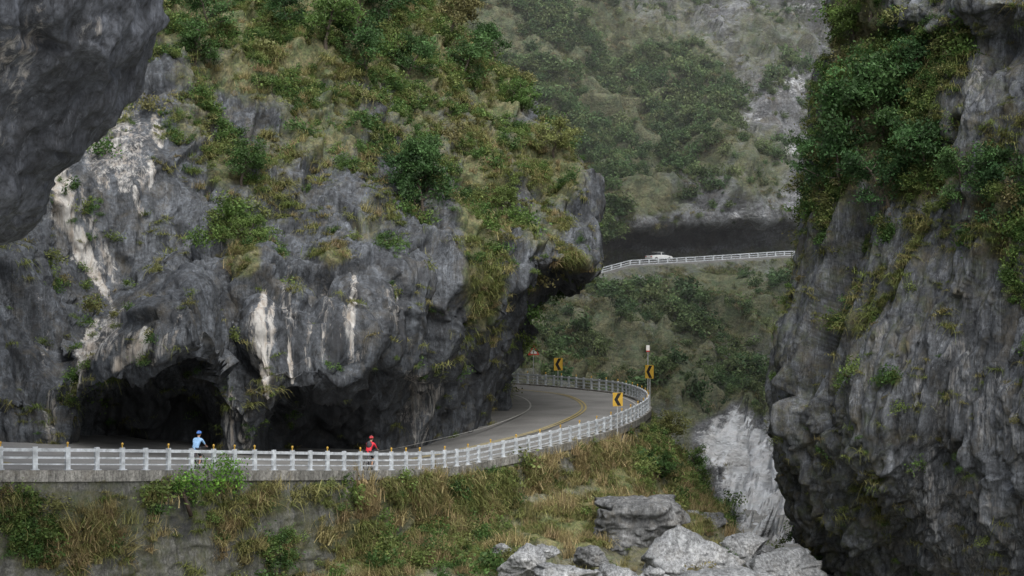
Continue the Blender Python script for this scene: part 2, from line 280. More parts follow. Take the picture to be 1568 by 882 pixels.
bare=ell(u,v,[(1190,140,90,170,1),(1120,320,120,30,.9),(1170,700,60,120,.6),(930,200,30,60,.6),(1100,60,40,60,.6),(1020,290,60,30,.6)])
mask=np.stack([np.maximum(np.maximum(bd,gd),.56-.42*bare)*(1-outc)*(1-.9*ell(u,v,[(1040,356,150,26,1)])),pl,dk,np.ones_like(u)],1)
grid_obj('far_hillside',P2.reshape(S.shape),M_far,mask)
far=dict(P=P2,N=Nn,bd=bd*(1-.7*bare),gd=gd*(1-.5*bare),u=u,v=v)
# ---------------------------------------------------------------- road lines
outer=np.array([(-75,70,-6.8),(-36,70.5,-7.1),(-20.2,72,-7.3),(-13.8,80-1.5,-7.95),(-6.05,91,-9.2),(-2.94,97,-9.6),(-1.23,100.6,-9.6),(2.52,107,-9.35),(6.94,117,-9.0),(9.87,131,-8.72),(9.3,147,-8.7),(6.2,156,-8.7),(-.3,166,-8.7),(-14,174,-8.5),(-40,180,-8)])
inner=np.array([(-75,92,-6.8),(-40,94,-7.2),(-26,102,-7.5),(-21,104,-8.1),(-13.5,110,-9.3),(-9,115,-9.65),(-7,118,-9.65),(-5,122,-9.4),(-4,128,-9.0),(-4,134,-8.74),(-4,143,-8.7),(-4.5,148,-8.7),(-9,155,-8.7),(-18,160,-8.5),(-40,166,-8)])
T=np.linspace(0,len(outer)-1,2000); Oc=cr(outer,T); Ic=cr(inner,T)
arc=np.concatenate([[0],np.cumsum(np.linalg.norm(np.diff(Oc,axis=0),axis=1))])
def at_arc(s): 
    s=np.asarray(s,float); p=np.stack([np.interp(s,arc,Oc[:,k]) for k in range(3)],-1)
    q=np.stack([np.interp(s+.3,arc,Oc[:,k])-np.interp(s-.3,arc,Oc[:,k]) for k in range(3)],-1)
    q/=np.linalg.norm(q,axis=-1)[...,None]; n=np.stack([-q[...,1],q[...,0],0*q[...,0]],-1); n/=np.linalg.norm(n,axis=-1)[...,None]
    return p,q,n
AL=arc[-1]; sd=np.arange(0,AL,.5); pd,qd,nd=at_arc(sd)
def strip(sec): return np.stack([pd+nd*o+np.array([0,0,z]) for o,z in sec],0)
Rg=np.stack([Oc[::8]*(1-t)+Ic[::8]*t for t in np.linspace(0,1,14)],0)
m,nt,b=newmat('asphalt',.85,.3); n=NB(nt)
c=n.ramp(n.noise(n.map(),.35,6,.6),[(.3,(.15,.15,.148)),(.7,(.24,.24,.235))]); c=n.mix(1.,c,n.ramp(n.noise(n.map(),14,4),[(.3,.8),(.7,1.2)]),'MULTIPLY')
nt.links.new(c,b.inputs['Base Color']); n.bump(b,n.noise(n.map(),25,4),.3,.02); M_asph=m
M_yel=plain('yellow_paint',(.42,.34,.13),.7,.5); M_wht=plain('white_line_paint',(.5,.5,.48),.7,.5)
road_o=grid_obj('road',Rg,M_asph)
for nm,o,w,mm in(('centre_line',4.55,.12,M_yel),('centre_line_2',4.82,.12,M_yel),('edge_line',.75,.14,M_wht),('inner_edge_line',8.6,.12,M_wht)):
    L=np.stack([pd+nd*(o)+[0,0,.03],pd+nd*(o+w)+[0,0,.03]],0)
    g=grid_obj(nm,L,mm,smooth=False); g.parent=road_o
M_kerb=rock_mat('kerb_concrete',(.12,.12,.112),(.25,.245,.23),k=1.5,lichen=.3,warmth=.4,bd=.03,streak=(.45,1,1.5))
kz=[(.35,.0),(.35,.13),(-.12,.13),(-.12,-.32),(.05,-.34),(.05,-.6)]
kb=grid_obj('kerb',strip(kz),M_kerb,smooth=False); kb.parent=road_o
# retaining wall + embankment
hw=np.interp(Oc[:,0]+0*Oc[:,1],[-36,-14,-6,0,4,9.8],[6,5.6,3.4,2.4,2.2,1.9])[::2]; hw=np.where(Oc[::2,1]>135,2.5,hw)
Tn=np.gradient(Oc,axis=0)[::2]; nn=np.stack([-Tn[:,1],Tn[:,0],0*Tn[:,0]],1); nn/=np.linalg.norm(nn,axis=1)[:,None]
O2=Oc[::2]; Wl=[]
for t in np.linspace(0,1,80):
    Wl.append(O2-nn*(0.02+.45*t)-np.array([0,0,1])*(.33+hw*t)[:,None])
Wl=np.array(Wl); P=Wl.reshape(-1,3)
nnn=np.broadcast_to(nn,Wl.shape).reshape(-1,3)
d0=.09*fbm(P/1.5,3,71)+.1*facet(P/np.array([.8,.8,.5]),72)+.05*facet(P/.3,73)
P=P-nnn*(d0*np.repeat(np.linspace(0,1,80)**.4,len(O2)))[:,None]; u,v=UV(P)
wB=[(130,800,65,40,.9),(60,830,50,45,.7),(200,780,50,35,.6),(330,760,40,20,.6),(20,780,40,40,.4),(430,840,50,30,.4)];wG=[(140,800,110,50,.8),(410,770,40,25,.9),(350,800,50,50,.6),(560,810,60,70,1),(630,770,60,50,.9),(740,790,80,60,1),(860,760,70,50,.9),(930,720,50,50,.8),(70,840,70,40,.8),(20,770,35,35,.6),(470,820,60,40,.6),(700,745,90,20,.8),(470,760,50,18,.6),(120,760,80,14,.6),(280,850,50,30,.4)]
bd=ell(u,v,wB);gd=ell(u,v,wG)
seam=np.clip(1-np.abs((P[:,0]/3.+50)%1-.5)/.02,0,1)
mask=np.stack([np.maximum(np.maximum(bd,gd),.45+.2*fbm(P/1.2,3,19)),stroke(u,v,[([(530,745),(532,775)],3,.8),([(400,840),(402,880)],6,.56),([(240,790),(245,860)],6,.56),([(150,760),(150,800)],5,.54)]),np.maximum(stroke(u,v,[([(270,745),(285,820)],14,.9),([(455,750),(460,880)],8,.6),([(90,750),(95,880)],10,.5),([(180,750),(180,850)],6,.5),([(370,750),(372,860)],6,.5)]),.15+.4*fbm(P/np.array([1.2,1.2,3]),3,9)+.5*seam),np.ones_like(u)],1)
grid_obj('retaining_wall',P.reshape(Wl.shape),M_wall,mask)
wall=dict(P=P,N=-nnn,bd=bd,gd=gd,u=u,v=v)
def cc(x,y,*pts):
    k=np.argmin(np.hypot(O2[:,0]-x,O2[:,1]-y)); b0=O2[k]-nn[k]*.4-np.array([0,0,.33+hw[k]-.35]); back=b0+nn[k]*1.5+np.array([0,0,.3])
    return [back,b0]+[np.array(p) for p in pts]
E=[cc(-75,70,(-75,67,-15),(-75,62,-17),(-75,54,-20),(-75,40,-26)),
   cc(-36,70.5,(-36,67,-14.6),(-36,62,-16.5),(-36,54,-19.5),(-36,40,-26)),
   cc(-20,72,(-20,69,-14.4),(-20,64,-16.2),(-19,56,-19),(-18,40,-26)),
   cc(-13.8,78.5,(-13,75,-14.6),(-12,70,-16),(-11,60,-19),(-9,42,-26)),
   cc(-6,91,W(600,868,87),W(610,930,82),W(620,1050,74),(-3,46,-26)),
   cc(-2.9,97,W(690,845,92),W(700,890,87),W(700,1000,78),(0,50,-26)),
   cc(-1.2,100.6,W(765,835,96),W(775,880,90),W(780,1000,80),(3,52,-26)),
   cc(2.5,107,W(865,808,100),W(870,870,93),W(880,990,82),(7,56,-26)),
   cc(6.9,117,W(975,778,107),W(1000,850,98),W(1020,960,86),(12,62,-26)),
   cc(9.87,131,W(1030,745,123),W(1070,805,112),W(1115,895,97),(17,75,-26)),
   cc(9.5,145,W(1045,725,140),W(1090,785,132),W(1160,868,112),(22,100,-26)),
   cc(6.2,156,W(985,700,170),W(1050,765,172),W(1110,820,160),(24,140,-30)),
   cc(-.3,166,W(880,690,190),W(960,740,195),W(1020,790,190),(18,190,-32)),
   cc(-14,174,(-14,190,-13),(-10,205,-16),(-5,215,-22),(0,225,-32))]
S=sheet(np.array([[np.asarray(p,float) for p in c] for c in E]).transpose(1,0,2),.18,rm=[1,1,1,2,4],cm=[4,2]+[1]*8+[1,2,4])
N=normals(S);P=S.reshape(-1,3);Nn=N.reshape(-1,3)
Nn=np.where(Nn[:,2:3]<0,-Nn,Nn)
disp=.45*fbm(P/4,4,81)+.35*facet(P/1.6,82)+.08*fbm(P/.5,3,83)
P2=P+Nn*disp[:,None];u,v=UV(P2)
eB=[(1040,655,45,50,1),(1000,700,40,40,.9),(1060,725,50,40,1),(620,860,60,30,.9),(740,870,70,20,.9),(880,870,30,20,.5),(1100,790,30,25,.9),(720,830,40,30,.5),(930,790,30,20,.4),(1020,760,40,30,.6)]
eG=[(700,830,130,40,1),(870,800,80,50,1),(960,740,60,50,1),(1040,700,60,50,.8),(1080,770,50,40,.8),(560,850,80,40,.8),(920,800,60,40,.8)]
bd=ell(u,v,eB);gd=ell(u,v,eG)
mask=np.stack([np.maximum(np.maximum(bd,gd),.5),np.where(v>850,.3,0),0*u,np.ones_like(u)],1)
grid_obj('embankment',P2.reshape(S.shape),M_emb,mask)
emb=dict(P=P2,N=Nn,bd=bd,gd=gd,u=u,v=v)
# gorge floor, one big sheet
gx=np.concatenate([[-2500,-600,-200],np.linspace(-90,110,60),[250,700,2500]]);gy=np.concatenate([[-1500,-300],np.linspace(-20,300,90),[600,3000]])
X,Y=np.meshgrid(gx,gy); G=np.stack([X,Y,-26+0*X],-1); G[...,2]+=(1.2*fbm(G.reshape(-1,3)/9,3,91)).reshape(X.shape)
grid_obj('ground',G,M_floor)
# ---------------------------------------------------------------- mesh helpers
def mesh_obj(name,V,Fc,mats,mi=None,parent=None,smooth=False):
    me=bpy.data.meshes.new(name); me.from_pydata([tuple(map(float,x)) for x in V],[],Fc)
    for mm in (mats if isinstance(mats,list) else [mats]): me.materials.append(mm)
    if mi is not None: me.polygons.foreach_set('material_index',np.array(mi,dtype=np.int32))
    if smooth: me.polygons.foreach_set('use_smooth',np.ones(len(me.polygons),bool))
    me.update(); return link(bpy.data.objects.new(name,me),parent)
class MB:
    def __init__(s): s.V=[];s.F=[];s.M=[]
    def add(s,V,F,m=0):
        o=len(s.V); s.V+=[tuple(x) for x in V]; s.F+=[tuple(i+o for i in f) for f in F]; s.M+=[m]*len(F)
    def box(s,c,ax,ay,az,m=0):
        c=np.array(c);V=[c+ax*i+ay*j+az*k for k in(-.5,.5) for i,j in((-.5,-.5),(.5,-.5),(.5,.5),(-.5,.5))]
        s.add(V,[(3,2,1,0),(4,5,6,7),(0,1,5,4),(1,2,6,5),(2,3,7,6),(3,0,4,7)],m)
    def tube(s,pts,rad,seg=8,m=0,cap=True):
        pts=np.array(pts,float); rad=np.broadcast_to(rad,len(pts)); V=[];T=np.gradient(pts,axis=0)
        for p,t,r in zip(pts,T,rad):
            t=t/(np.linalg.norm(t)+1e-9); a=np.cross(t,[0,0,1]) if abs(t[2])<.9 else np.cross(t,[1,0,0]); a/=np.linalg.norm(a); b=np.cross(t,a)
            for k in range(seg):
                th=2*math.pi*k/seg; V.append(p+r*(a*math.cos(th)+b*math.sin(th)))
        Fc=[(i*seg+k,i*seg+(k+1)%seg,(i+1)*seg+(k+1)%seg,(i+1)*seg+k) for i in range(len(pts)-1) for k in range(seg)]
        if cap: Fc+=[tuple(range(seg))[::-1],tuple((len(pts)-1)*seg+k for k in range(seg))]
        s.add(V,Fc,m)
    def sweep(s,sec,pd,nd,m=0):
        n=len(sec);V=[p+q*o+np.array([0,0,z]) for p,q in zip(pd,nd) for o,z in sec]
        s.add(V,[(i*n+k,i*n+(k+1)%n,(i+1)*n+(k+1)%n,(i+1)*n+k) for i in range(len(pd)-1) for k in range(n)],m)
    def ellipsoid(s,c,r,m=0,seg=12,ring=8,z0=-1.):
        V=[]; 
        for i in range(ring+1):
            ph=math.asin(max(-1,z0))+ (math.pi/2-math.asin(max(-1,z0)))*i/ring
            for k in range(seg):
                th=2*math.pi*k/seg; q=np.array([math.cos(ph)*math.cos(th),math.cos(ph)*math.sin(th),math.sin(ph)])
                V.append(np.array(c)+q*np.array(r))
        s.add(V,[(i*seg+k,i*seg+(k+1)%seg,(i+1)*seg+(k+1)%seg,(i+1)*seg+k) for i in range(ring) for k in range(seg)]+[tuple(range(seg))[::-1]],m)
    def obj(s,name,mats,parent=None,smooth=False): return mesh_obj(name,s.V,s.F,mats,s.M,parent,smooth)
X3=np.array([1.,0,0]);Y3=np.array([0,1.,0]);Z3=np.array([0,0,1.])
# ---------------------------------------------------------------- guardrail
M_rail=plain('rail_white_paint',(.52,.56,.6),.45,.5,3); M_refl=plain('reflector_amber',(.5,.31,.05),.4,.2)
M_steel=plain('galvanised_steel',(.42,.44,.45),.4,.2,8,metal=.3)
gr=MB(); rf=MB()
def seclist(o,z,w,h): return [(o-w/2,z-h/2),(o+w/2,z-h/2),(o+w/2,z+h/2),(o-w/2,z+h/2)]
kk=slice(0,len(pd)-10)
gr.sweep(seclist(.1,.93,.09,.13),pd[kk],nd[kk]); gr.sweep(seclist(.1,.62,.06,.08),pd[kk],nd[kk]); gr.sweep(seclist(.1,.36,.06,.05),pd[kk],nd[kk])
ps=np.arange(1,AL-6,1.35); pp,qq,nq=at_arc(ps)
for k,(p,q,n_) in enumerate(zip(pp,qq,nq)):
    q=q*np.array([1,1,0]); q/=np.linalg.norm(q)
    q=q+Z3*rng.normal()*.012
    gr.box(p+n_*.1+Z3*(.13+.46),q*.2,n_*.12,Z3*.93); gr.box(p+n_*.1+Z3*.145,q*.32,n_*.24,Z3*.03)
    jj=(k*7919)%10
    if k%2==0 or jj<2 and p[1]<100:
        rf.tube([p+n_*.1+Z3*1.05,p+n_*.1+Z3*1.16],[.03,.03],6); rf.ellipsoid(p+n_*.1+Z3*1.2,(.055,.055,.065),0,8,5)
g=gr.obj('guardrail',[M_rail]); rf.obj('reflectors',[M_refl],g)
# ---------------------------------------------------------------- far road with rail and car
fu=np.linspace(800,1420,160); fr=[];fb=[]
for a in fu:
    rvv=np.interp(a,[830,920,965,1060,1200,1300],[430,414,402,397,388,386]); rdd=np.interp(a,[800,920,1200,1500],[262,275,300,320])
    f0=W(a,rvv+1.,rdd+.1); fr.append(f0); sc=(rdd+10)/rdd; fb.append(np.array([f0[0]*sc,rdd+10,f0[2]+.25]))
fr=np.array(fr);fb=np.array(fb)
ker=fr-np.array([0,.3,1.6]); 
road2=grid_obj('road',np.stack([ker,fr+[0,-.3,-.3],fr+[0,.3,-.3],fr+[0,.35,0],fb],0),M_asph,smooth=False)
gr=MB(); fn=np.tile(np.array([[0,1.,0]]),(len(fr),1)); 
gr.sweep(seclist(.0,.42,.1,.16),fr,fn);gr.sweep(seclist(.0,.1,.1,.12),fr,fn);gr.sweep(seclist(.0,-.28,.3,.2),fr,fn)
fa=np.concatenate([[0],np.cumsum(np.linalg.norm(np.diff(fr,axis=0),axis=1))])
for s_ in np.arange(0,fa[-1],2.0):
    p=np.array([np.interp(s_,fa,fr[:,k]) for k in range(3)]); gr.box(p+Z3*.1,X3*.22,Y3*.2,Z3*.8)
gr.obj('guardrail',[M_rail])
def car(loc,ang):
    e=bpy.data.objects.new('car',None); link(e); e.location=loc; e.rotation_euler=(0,0,ang)
    body=plain('car_paint',(.75,.77,.78),.25,.05,spec=.6); gl=plain('car_glass',(.03,.035,.04),.1,.1); ty=plain('tyre',(.02,.02,.02),.8); lm=plain('lamp_lens',(.5,.08,.05),.3)
    prof=[(-2.2,.35),(-2.25,.6),(-2.2,.85),(-1.75,.95),(-1.1,.97),(-.6,1.0),(.7,1.0),(1.3,.93),(2.0,.82),(2.2,.65),(2.2,.35)]
    b=MB(); V=[];n=len(prof)
    for y,sx in((-.86,.97),(-.8,1),(.8,1),(.86,.97)):
        for x,z in prof: V.append((x*sx,y,z if abs(y)<.85 else min(z,.9)))
    b.add(V,[(i*n+k,(i+1)*n+k,(i+1)*n+(k+1)%n,i*n+(k+1)%n) for i in range(3) for k in range(n)]+[tuple(range(n)),tuple(3*n+k for k in range(n))[::-1]])
    b.obj('body',[body],e,False)
    b=MB(); lo=[(-1.55,.96),(1.15,.96)];hi=[(-.9,1.42),(.35,1.44)]
    V=[(lo[0][0],-.78,.95),(lo[1][0],-.78,.95),(lo[1][0],.78,.95),(lo[0][0],.78,.95),(hi[0][0],-.62,1.4),(hi[1][0],-.62,1.4),(hi[1][0],.62,1.4),(hi[0][0],.62,1.4)]
    b.add(V,[(0,1,5,4),(1,2,6,5),(2,3,7,6),(3,0,4,7)],1); b.box((-.27,0,1.43),X3*1.3,Y3*1.22,Z3*.06,0)
    for y in(-.73,.73): b.box((-.2,y,1.2),X3*.09,Y3*.12,Z3*.44,0)
    b.obj('cabin',[body,gl],e)
    b=MB()
    for x in(-1.4,1.4):
        for y in(-.82,.82):
            b.tube([(x,y-.1,.33),(x,y+.1,.33)],.33,16); b.tube([(x,y-.11,.33),(x,y+.11,.33)],.19,10,1)
    b.obj('wheels',[ty,M_steel],e)
    b=MB()
    for y in(-.62,.62): b.box((-2.24,y,.75),X3*.06,Y3*.3,Z3*.14)
    b.obj('tail_lamps',[lm],e)
k=np.argmin(np.abs(fu-1010)); car(tuple(fr[k]+np.array([0,1.9,.06])),math.atan2(fr[k+2][1]-fr[k-2][1],fr[k+2][0]-fr[k-2][0]))
# ---------------------------------------------------------------- signs
M_sy=plain('sign_yellow',(.5,.32,.05),.4,.2); M_sk=plain('sign_black',(.015,.015,.015),.5,.1); M_sr=plain('sign_red',(.5,.05,.04),.4,.1); M_sw=plain('sign_white',(.7,.7,.68),.4,.1)
def sign(name,s_arc,off,kind,h,yaw=0,size=.75,flip=1):
    p,q,n_=at_arc(np.array(s_arc)); p=p+n_*off
    e=bpy.data.objects.new(name,None); link(e); e.location=tuple(p); e.rotation_euler=(0,0,yaw)
    b=MB(); b.tube([(0,0,-.3),(0,0,h)],.04,8); b.obj('pole',[M_steel],e)
    b=MB()
    if kind=='chev':
        w=size*.8;hh=size
        b.box((0,-.06,h-.1),X3*w,Y3*.02,Z3*hh,0)
        V=lambda t:[(x*w*flip,-.075,h-.1+z*hh) for x,z in t]
        a=[(-.34,.46),(.02,.46),(.36,0),(0,0)];c2=[(0,0),(.36,0),(.02,-.46),(-.34,-.46)]
        b.add(V(a),[(0,1,2,3)],1); b.add(V(c2),[(0,1,2,3)],1); b.obj('panel',[M_sy,M_sk],e)
    else:
        def tri(r,y,m): b.add([(x*r,y,h+z*r) for x,z in((-.87,-.5),(.87,-.5),(0,1))],[(0,1,2)],m)
        tri(.62,-.06,0);tri(.4,-.066,1); b.add([(x,-.07,h-.05+z) for x,z in((-.04,-.12),(.04,-.12),(.05,.15),(-.05,.15))],[(0,1,2,3)],2); b.obj('panel',[M_sr,M_sw,M_sk],e)
def arc_of_u(ut,ymin,ymax):
    uu=784+Oc[:,0]/Oc[:,1]*F; k=np.where((Oc[:,1]>ymin)&(Oc[:,1]<ymax))[0]; return arc[k[np.argmin(np.abs(uu[k]-ut))]]
sign('chevron_sign',arc_of_u(937,105,125),-.35,'chev',2.15,.35,.85,-1)
sign('chevron_sign',arc_of_u(988,130,146),-.35,'chev',2.5,-.75,1.0,-1)
sign('chevron_sign',arc_of_u(848,150,170),-.4,'chev',2.1,.5,1.1,-1)
sign('triangular_warning_sign',arc_of_u(812,155,172),-.4,'tri',3.0,.2)
p,q,n_=at_arc(np.array(arc_of_u(982,138,152))); b=MB(); b.tube([p-n_*.5-Z3*.3,p-n_*.5+Z3*4.0],.04,8); b.box(p-n_*.5+Z3*4.1,X3*.26,Y3*.12,Z3*.4,1); b.box(p-n_*.5+Z3*3.85,X3*.26,Y3*.12,Z3*.1,2); b.obj('marker_post',[M_steel,M_sw,M_sr])
# ---------------------------------------------------------------- boulders
def ico(n=5):
    import bmesh
    bm=bmesh.new(); bmesh.ops.create_icosphere(bm,subdivisions=n,radius=1); V=np.array([x.co[:] for x in bm.verts]); Fc=[tuple(x.index for x in f.verts) for f in bm.faces]; bm.free(); return V,Fc
IV,IF=ico(6)
def boulder(u_,v_,d,wp,hp,seed,mat,flat=0):
    r=np.random.default_rng(seed); n=np.concatenate([r.normal(size=(12,3)),[[0,0,1]]*1]); n/=np.linalg.norm(n,axis=1)[:,None]; hh=r.uniform(.5,1.0,len(n)); hh[-1]=.6 if flat else .95
    dd=IV@n.T; rr=np.where(dd>.05,hh/np.maximum(dd,.05),9); rad=(rr**-30).sum(1)**(-1/30.); rad=np.minimum(rad,1.3)
    V=IV*rad[:,None]; V+=IV*(.07*fbm(V*1.5+seed,4,seed)+.12*facet(V*np.array([1.4,1.4,2.4])+seed,seed)+.05*facet(V*5+seed,seed+1)+.012*fbm(V*9+seed,3,seed))[:,None]
    ext=V.max(0)-V.min(0); sc=d/F; V=(V-(V.max(0)+V.min(0))/2)/ext*np.array([wp*sc,wp*.9*sc,hp*1.05*sc]); c=W(u_,v_,d)
    o=mesh_obj('boulder',V,IF,mat,smooth=True); o.location=tuple(c); o.rotation_euler=(0,0,r.uniform(-.3,.3))
for k,a in enumerate([(980,812,100,160,98,1),(1062,864,95,160,120,0),(1195,880,101,150,76,0),(798,862,88,80,56,0),(868,884,86,105,44,0),(945,892,88,115,56,0),(1138,840,104,76,48,0),(1250,892,108,80,50,0),(1008,892,92,70,50,0),(725,905,84,90,30,0),(1168,846,112,56,36,0),(905,852,92,56,34,1),(838,846,92,40,26,0),(1110,915,88,190,80,0),(870,925,80,200,60,0),(1090,800,116,50,30,1),(1038,835,97,50,34,1),(1228,862,112,50,30,0),(768,842,92,30,20,0),(1060,790,116,30,18,0)]):
    boulder(*a[:5],71+k,M_bdark if a[5] else M_boul,flat=a[5])
# ---------------------------------------------------------------- vegetation sources
def leaves(n,cen,rad,size,r,asp=.5):
    C=cen+r.normal(size=(n,3))*rad; a=r.normal(size=(n,3)); a/=np.linalg.norm(a,axis=1)[:,None]; b=r.normal(size=(n,3)); b=np.cross(a,b); b/=np.linalg.norm(b,axis=1)[:,None]
    s=(size*r.uniform(.6,1.4,n))[:,None]
    V=np.stack([C-a*s,C-b*s*asp,C+a*s,C+b*s*asp],1).reshape(-1,3); Fc=np.arange(4*n).reshape(n,4); return V,Fc
def leafmesh(name,V,Fc,mats,mi=None,lv=None):
    me=bpy.data.meshes.new(name); me.from_pydata(V.tolist(),[],[tuple(f) for f in (Fc.tolist() if hasattr(Fc,'tolist') else Fc)])
    for m_ in mats: me.materials.append(m_)
    at=me.attributes.new('lv','FLOAT','FACE'); at.data.foreach_set('value',(lv if lv is not None else rng.uniform(0,1,len(Fc))).astype(np.float32))
    if mi is not None: me.polygons.foreach_set('material_index',np.array(mi,dtype=np.int32))
    return me
def bush_mesh(name,seed,mat,n=14,per=26,leaf=.07,rad=.5,zf=1.):
    r=np.random.default_rng(seed);Vs=[];Fs=[];o=0;lv=[]
    for k in range(n):
        c=r.normal(size=3); c/=np.linalg.norm(c); c*=rad*r.uniform(.3,1.5); c[2]=abs(c[2])*.9*zf+.05
        V,Fc=leaves(per,c,rad*.28*r.uniform(.6,1.5),leaf,r); Vs.append(V);Fs.append(Fc+o);o+=len(V); lv+=list(np.clip(r.uniform(.05,.95)+r.normal(size=per)*.15,0,1))
    return leafmesh(name,np.concatenate(Vs),np.concatenate(Fs),[mat],lv=np.array(lv))
def tuft_mesh(name,seed,mat,n=60,up=.75,w0=.02,L0=(.4,1.2),sp=(.2,.8)):
    r=np.random.default_rng(seed);V=[];Fc=[];lv=[]
    for k in range(n):
        th=r.uniform(0,6.28); L=r.uniform(*L0); dr=np.array([math.cos(th),math.sin(th),0])*r.uniform(*sp); w=np.array([-math.sin(th),math.cos(th),0])*w0
        b0=r.normal(size=3)*.2; b0[2]=0; x=r.uniform(0,1); i0=len(V)
        for j,t in enumerate((0,.35,.7,1)):
            p=b0+dr*L*t+Z3*(L*up*t-L*1.05*t*t*np.linalg.norm(dr)*1.5); ww=w*(1-t*.8); V+=[p-ww,p+ww]
        for j in range(3): Fc.append((i0+2*j,i0+2*j+1,i0+2*j+3,i0+2*j+2)); lv.append(x)
    return leafmesh(name,np.array(V),Fc,[mat],lv=np.array(lv))
L_green=leaf_mat('shrub_leaves',[(.045,.09,.026),(.065,.125,.034),(.09,.155,.04),(.12,.175,.048),(.15,.185,.058),(.17,.15,.07)])
L_dark=leaf_mat('tree_leaves',[(.042,.095,.035),(.058,.122,.04),(.078,.148,.05)])
L_far=leaf_mat('distant_leaves',[(.05,.095,.04),(.07,.125,.048),(.1,.15,.058),(.13,.16,.07)])
L_farg=leaf_mat('distant_grass',[(.09,.13,.05),(.13,.155,.062),(.17,.165,.08),(.2,.165,.1)])
L_grass=leaf_mat('grass_blades',[(.11,.155,.042),(.16,.185,.06),(.24,.22,.09),(.14,.175,.052),(.22,.18,.09)])
L_dry=leaf_mat('dry_grass_blades',[(.24,.22,.09),(.31,.27,.13),(.35,.28,.15),(.26,.2,.11),(.2,.21,.08)])
L_bright=leaf_mat('bright_leaves',[(.12,.26,.04),(.15,.29,.05)])
M_bark=plain('bark',(.09,.075,.06),.9,.4)
def source(name,meshes):
    c=bpy.data.collections.new(name)
    for i,me in enumerate(meshes): c.objects.link(bpy.data.objects.new(f'{name}_{i}',me))
    return c
C_bush=source('shrub_clumps',[bush_mesh('shrub_leaves',100+i,L_green) for i in range(7)])
C_far=source('tree_clumps',[bush_mesh('distant_crown',200+i,L_far,16,26,.09,.5,1.3) for i in range(6)])
C_tuft=source('grass_clumps',[tuft_mesh('grass_tuft',300+i,L_grass) for i in range(5)])
C_dry=source('reed_clumps',[tuft_mesh('reed_tuft',340+i,L_dry,70,1.15,.018,(.6,1.4),(.2,.65)) for i in range(4)])
C_ftuft=source('hill_grass_clumps',[tuft_mesh('hill_tuft',320+i,L_farg,40) for i in range(4)])
def scatter(name,pts,scl,col,ncol,tilt=.25,flat=1.):
    n=len(pts); me=bpy.data.meshes.new(name); me.from_pydata(pts.tolist(),[],[])
    rot=np.stack([rng.normal(size=n)*tilt,rng.normal(size=n)*tilt,rng.uniform(0,6.28,n)],1)
    sv=np.stack([scl*rng.uniform(.8,1.25,n),scl*rng.uniform(.8,1.25,n),scl*rng.uniform(.7,1.1,n)*flat],1)
    for nm,a in(('rot',rot),('scl',sv)): at=me.attributes.new(nm,'FLOAT_VECTOR','POINT'); at.data.foreach_set('vector',a.reshape(-1).astype(np.float32))
    at=me.attributes.new('idx','INT','POINT'); at.data.foreach_set('value',rng.integers(0,ncol,n).astype(np.int32))
    o=link(bpy.data.objects.new(name,me)); ng=bpy.data.node_groups.new(name+'_instancer','GeometryNodeTree')
    ng.interface.new_socket('Geometry',in_out='INPUT',socket_type='NodeSocketGeometry'); ng.interface.new_socket('Geometry',in_out='OUTPUT',socket_type='NodeSocketGeometry')
    nn_=ng.nodes; gi=nn_.new('NodeGroupInput');go=nn_.new('NodeGroupOutput');ip=nn_.new('GeometryNodeInstanceOnPoints');ci=nn_.new('GeometryNodeCollectionInfo')
    ci.inputs['Collection'].default_value=col; ci.inputs['Separate Children'].default_value=True; ci.inputs['Reset Children'].default_value=True; ip.inputs['Pick Instance'].default_value=True
    def na(t,nm): x=nn_.new('GeometryNodeInputNamedAttribute'); x.data_type=t; x.inputs['Name'].default_value=nm; return x.outputs['Attribute']
    er=nn_.new('FunctionNodeEulerToRotation'); l=ng.links.new
    l(gi.outputs[0],ip.inputs['Points']);l(ci.outputs[0],ip.inputs['Instance']);l(na('INT','idx'),ip.inputs['Instance Index']);l(na('FLOAT_VECTOR','rot'),er.inputs[0]);l(er.outputs[0],ip.inputs['Rotation']);l(na('FLOAT_VECTOR','scl'),ip.inputs['Scale']);l(ip.outputs[0],go.inputs[0])
    md=o.modifiers.new('instances','NODES'); md.node_group=ng; return o
def pick(sh,dens,n,sc,seed,margin=250,out=.2,base=.3,amp=2.2):
    P=sh['P'];u,v=sh['u'],sh['v']; w=dens*np.clip(base+amp*fbm(P/sc,4,seed),0,1.6)
    w=w*((u>-margin)&(u<1568+margin)&(v>-margin)&(v<882+margin)); w=np.maximum(w,0); w/=w.sum()
    k=rng.choice(len(P),n,p=w); return P[k]+rng.normal(size=(n,3))*.06+sh['N'][k]*out, k
both=lambda *a: np.concatenate(a)
a,_=pick(main,main['bd']+.03,4500,3.5,401,out=.1); b_,_=pick(right,right['bd']+.012,2900,3.5,402,out=.1); c_,_=pick(emb,emb['bd']+.02,1100,3,403); d_,_=pick(wall,wall['bd']+.03,420,3,404,margin=60,out=.05)
pts=both(a,b_,c_,d_); scatter('shrubs',pts,np.clip(rng.lognormal(-.6,.45,len(pts)),.2,1.6),C_bush,7)
a,_=pick(main,main['gd']+.06+.4*main['bd'],7000,3,411,out=.03); b_,_=pick(right,right['gd']+.04+.3*right['bd'],2800,3,412,out=.03); c_,_=pick(emb,emb['gd']+.1,2800,2.5,413,out=.03); d_,_=pick(wall,wall['gd']+.1,2600,2.,414,margin=60,out=.03,base=.15,amp=3)
pts=both(a,b_,c_,d_); scatter('grass',pts,np.clip(rng.lognormal(-.5,.38,len(pts)),.2,1.3),C_tuft,5)
a,_=pick(main,main['gd']**2,420,3,431,out=.03); c_,_=pick(emb,emb['gd']+.1,1200,2.5,433,out=.03); d_,_=pick(wall,wall['gd'],850,2.5,434,margin=60,out=.03)
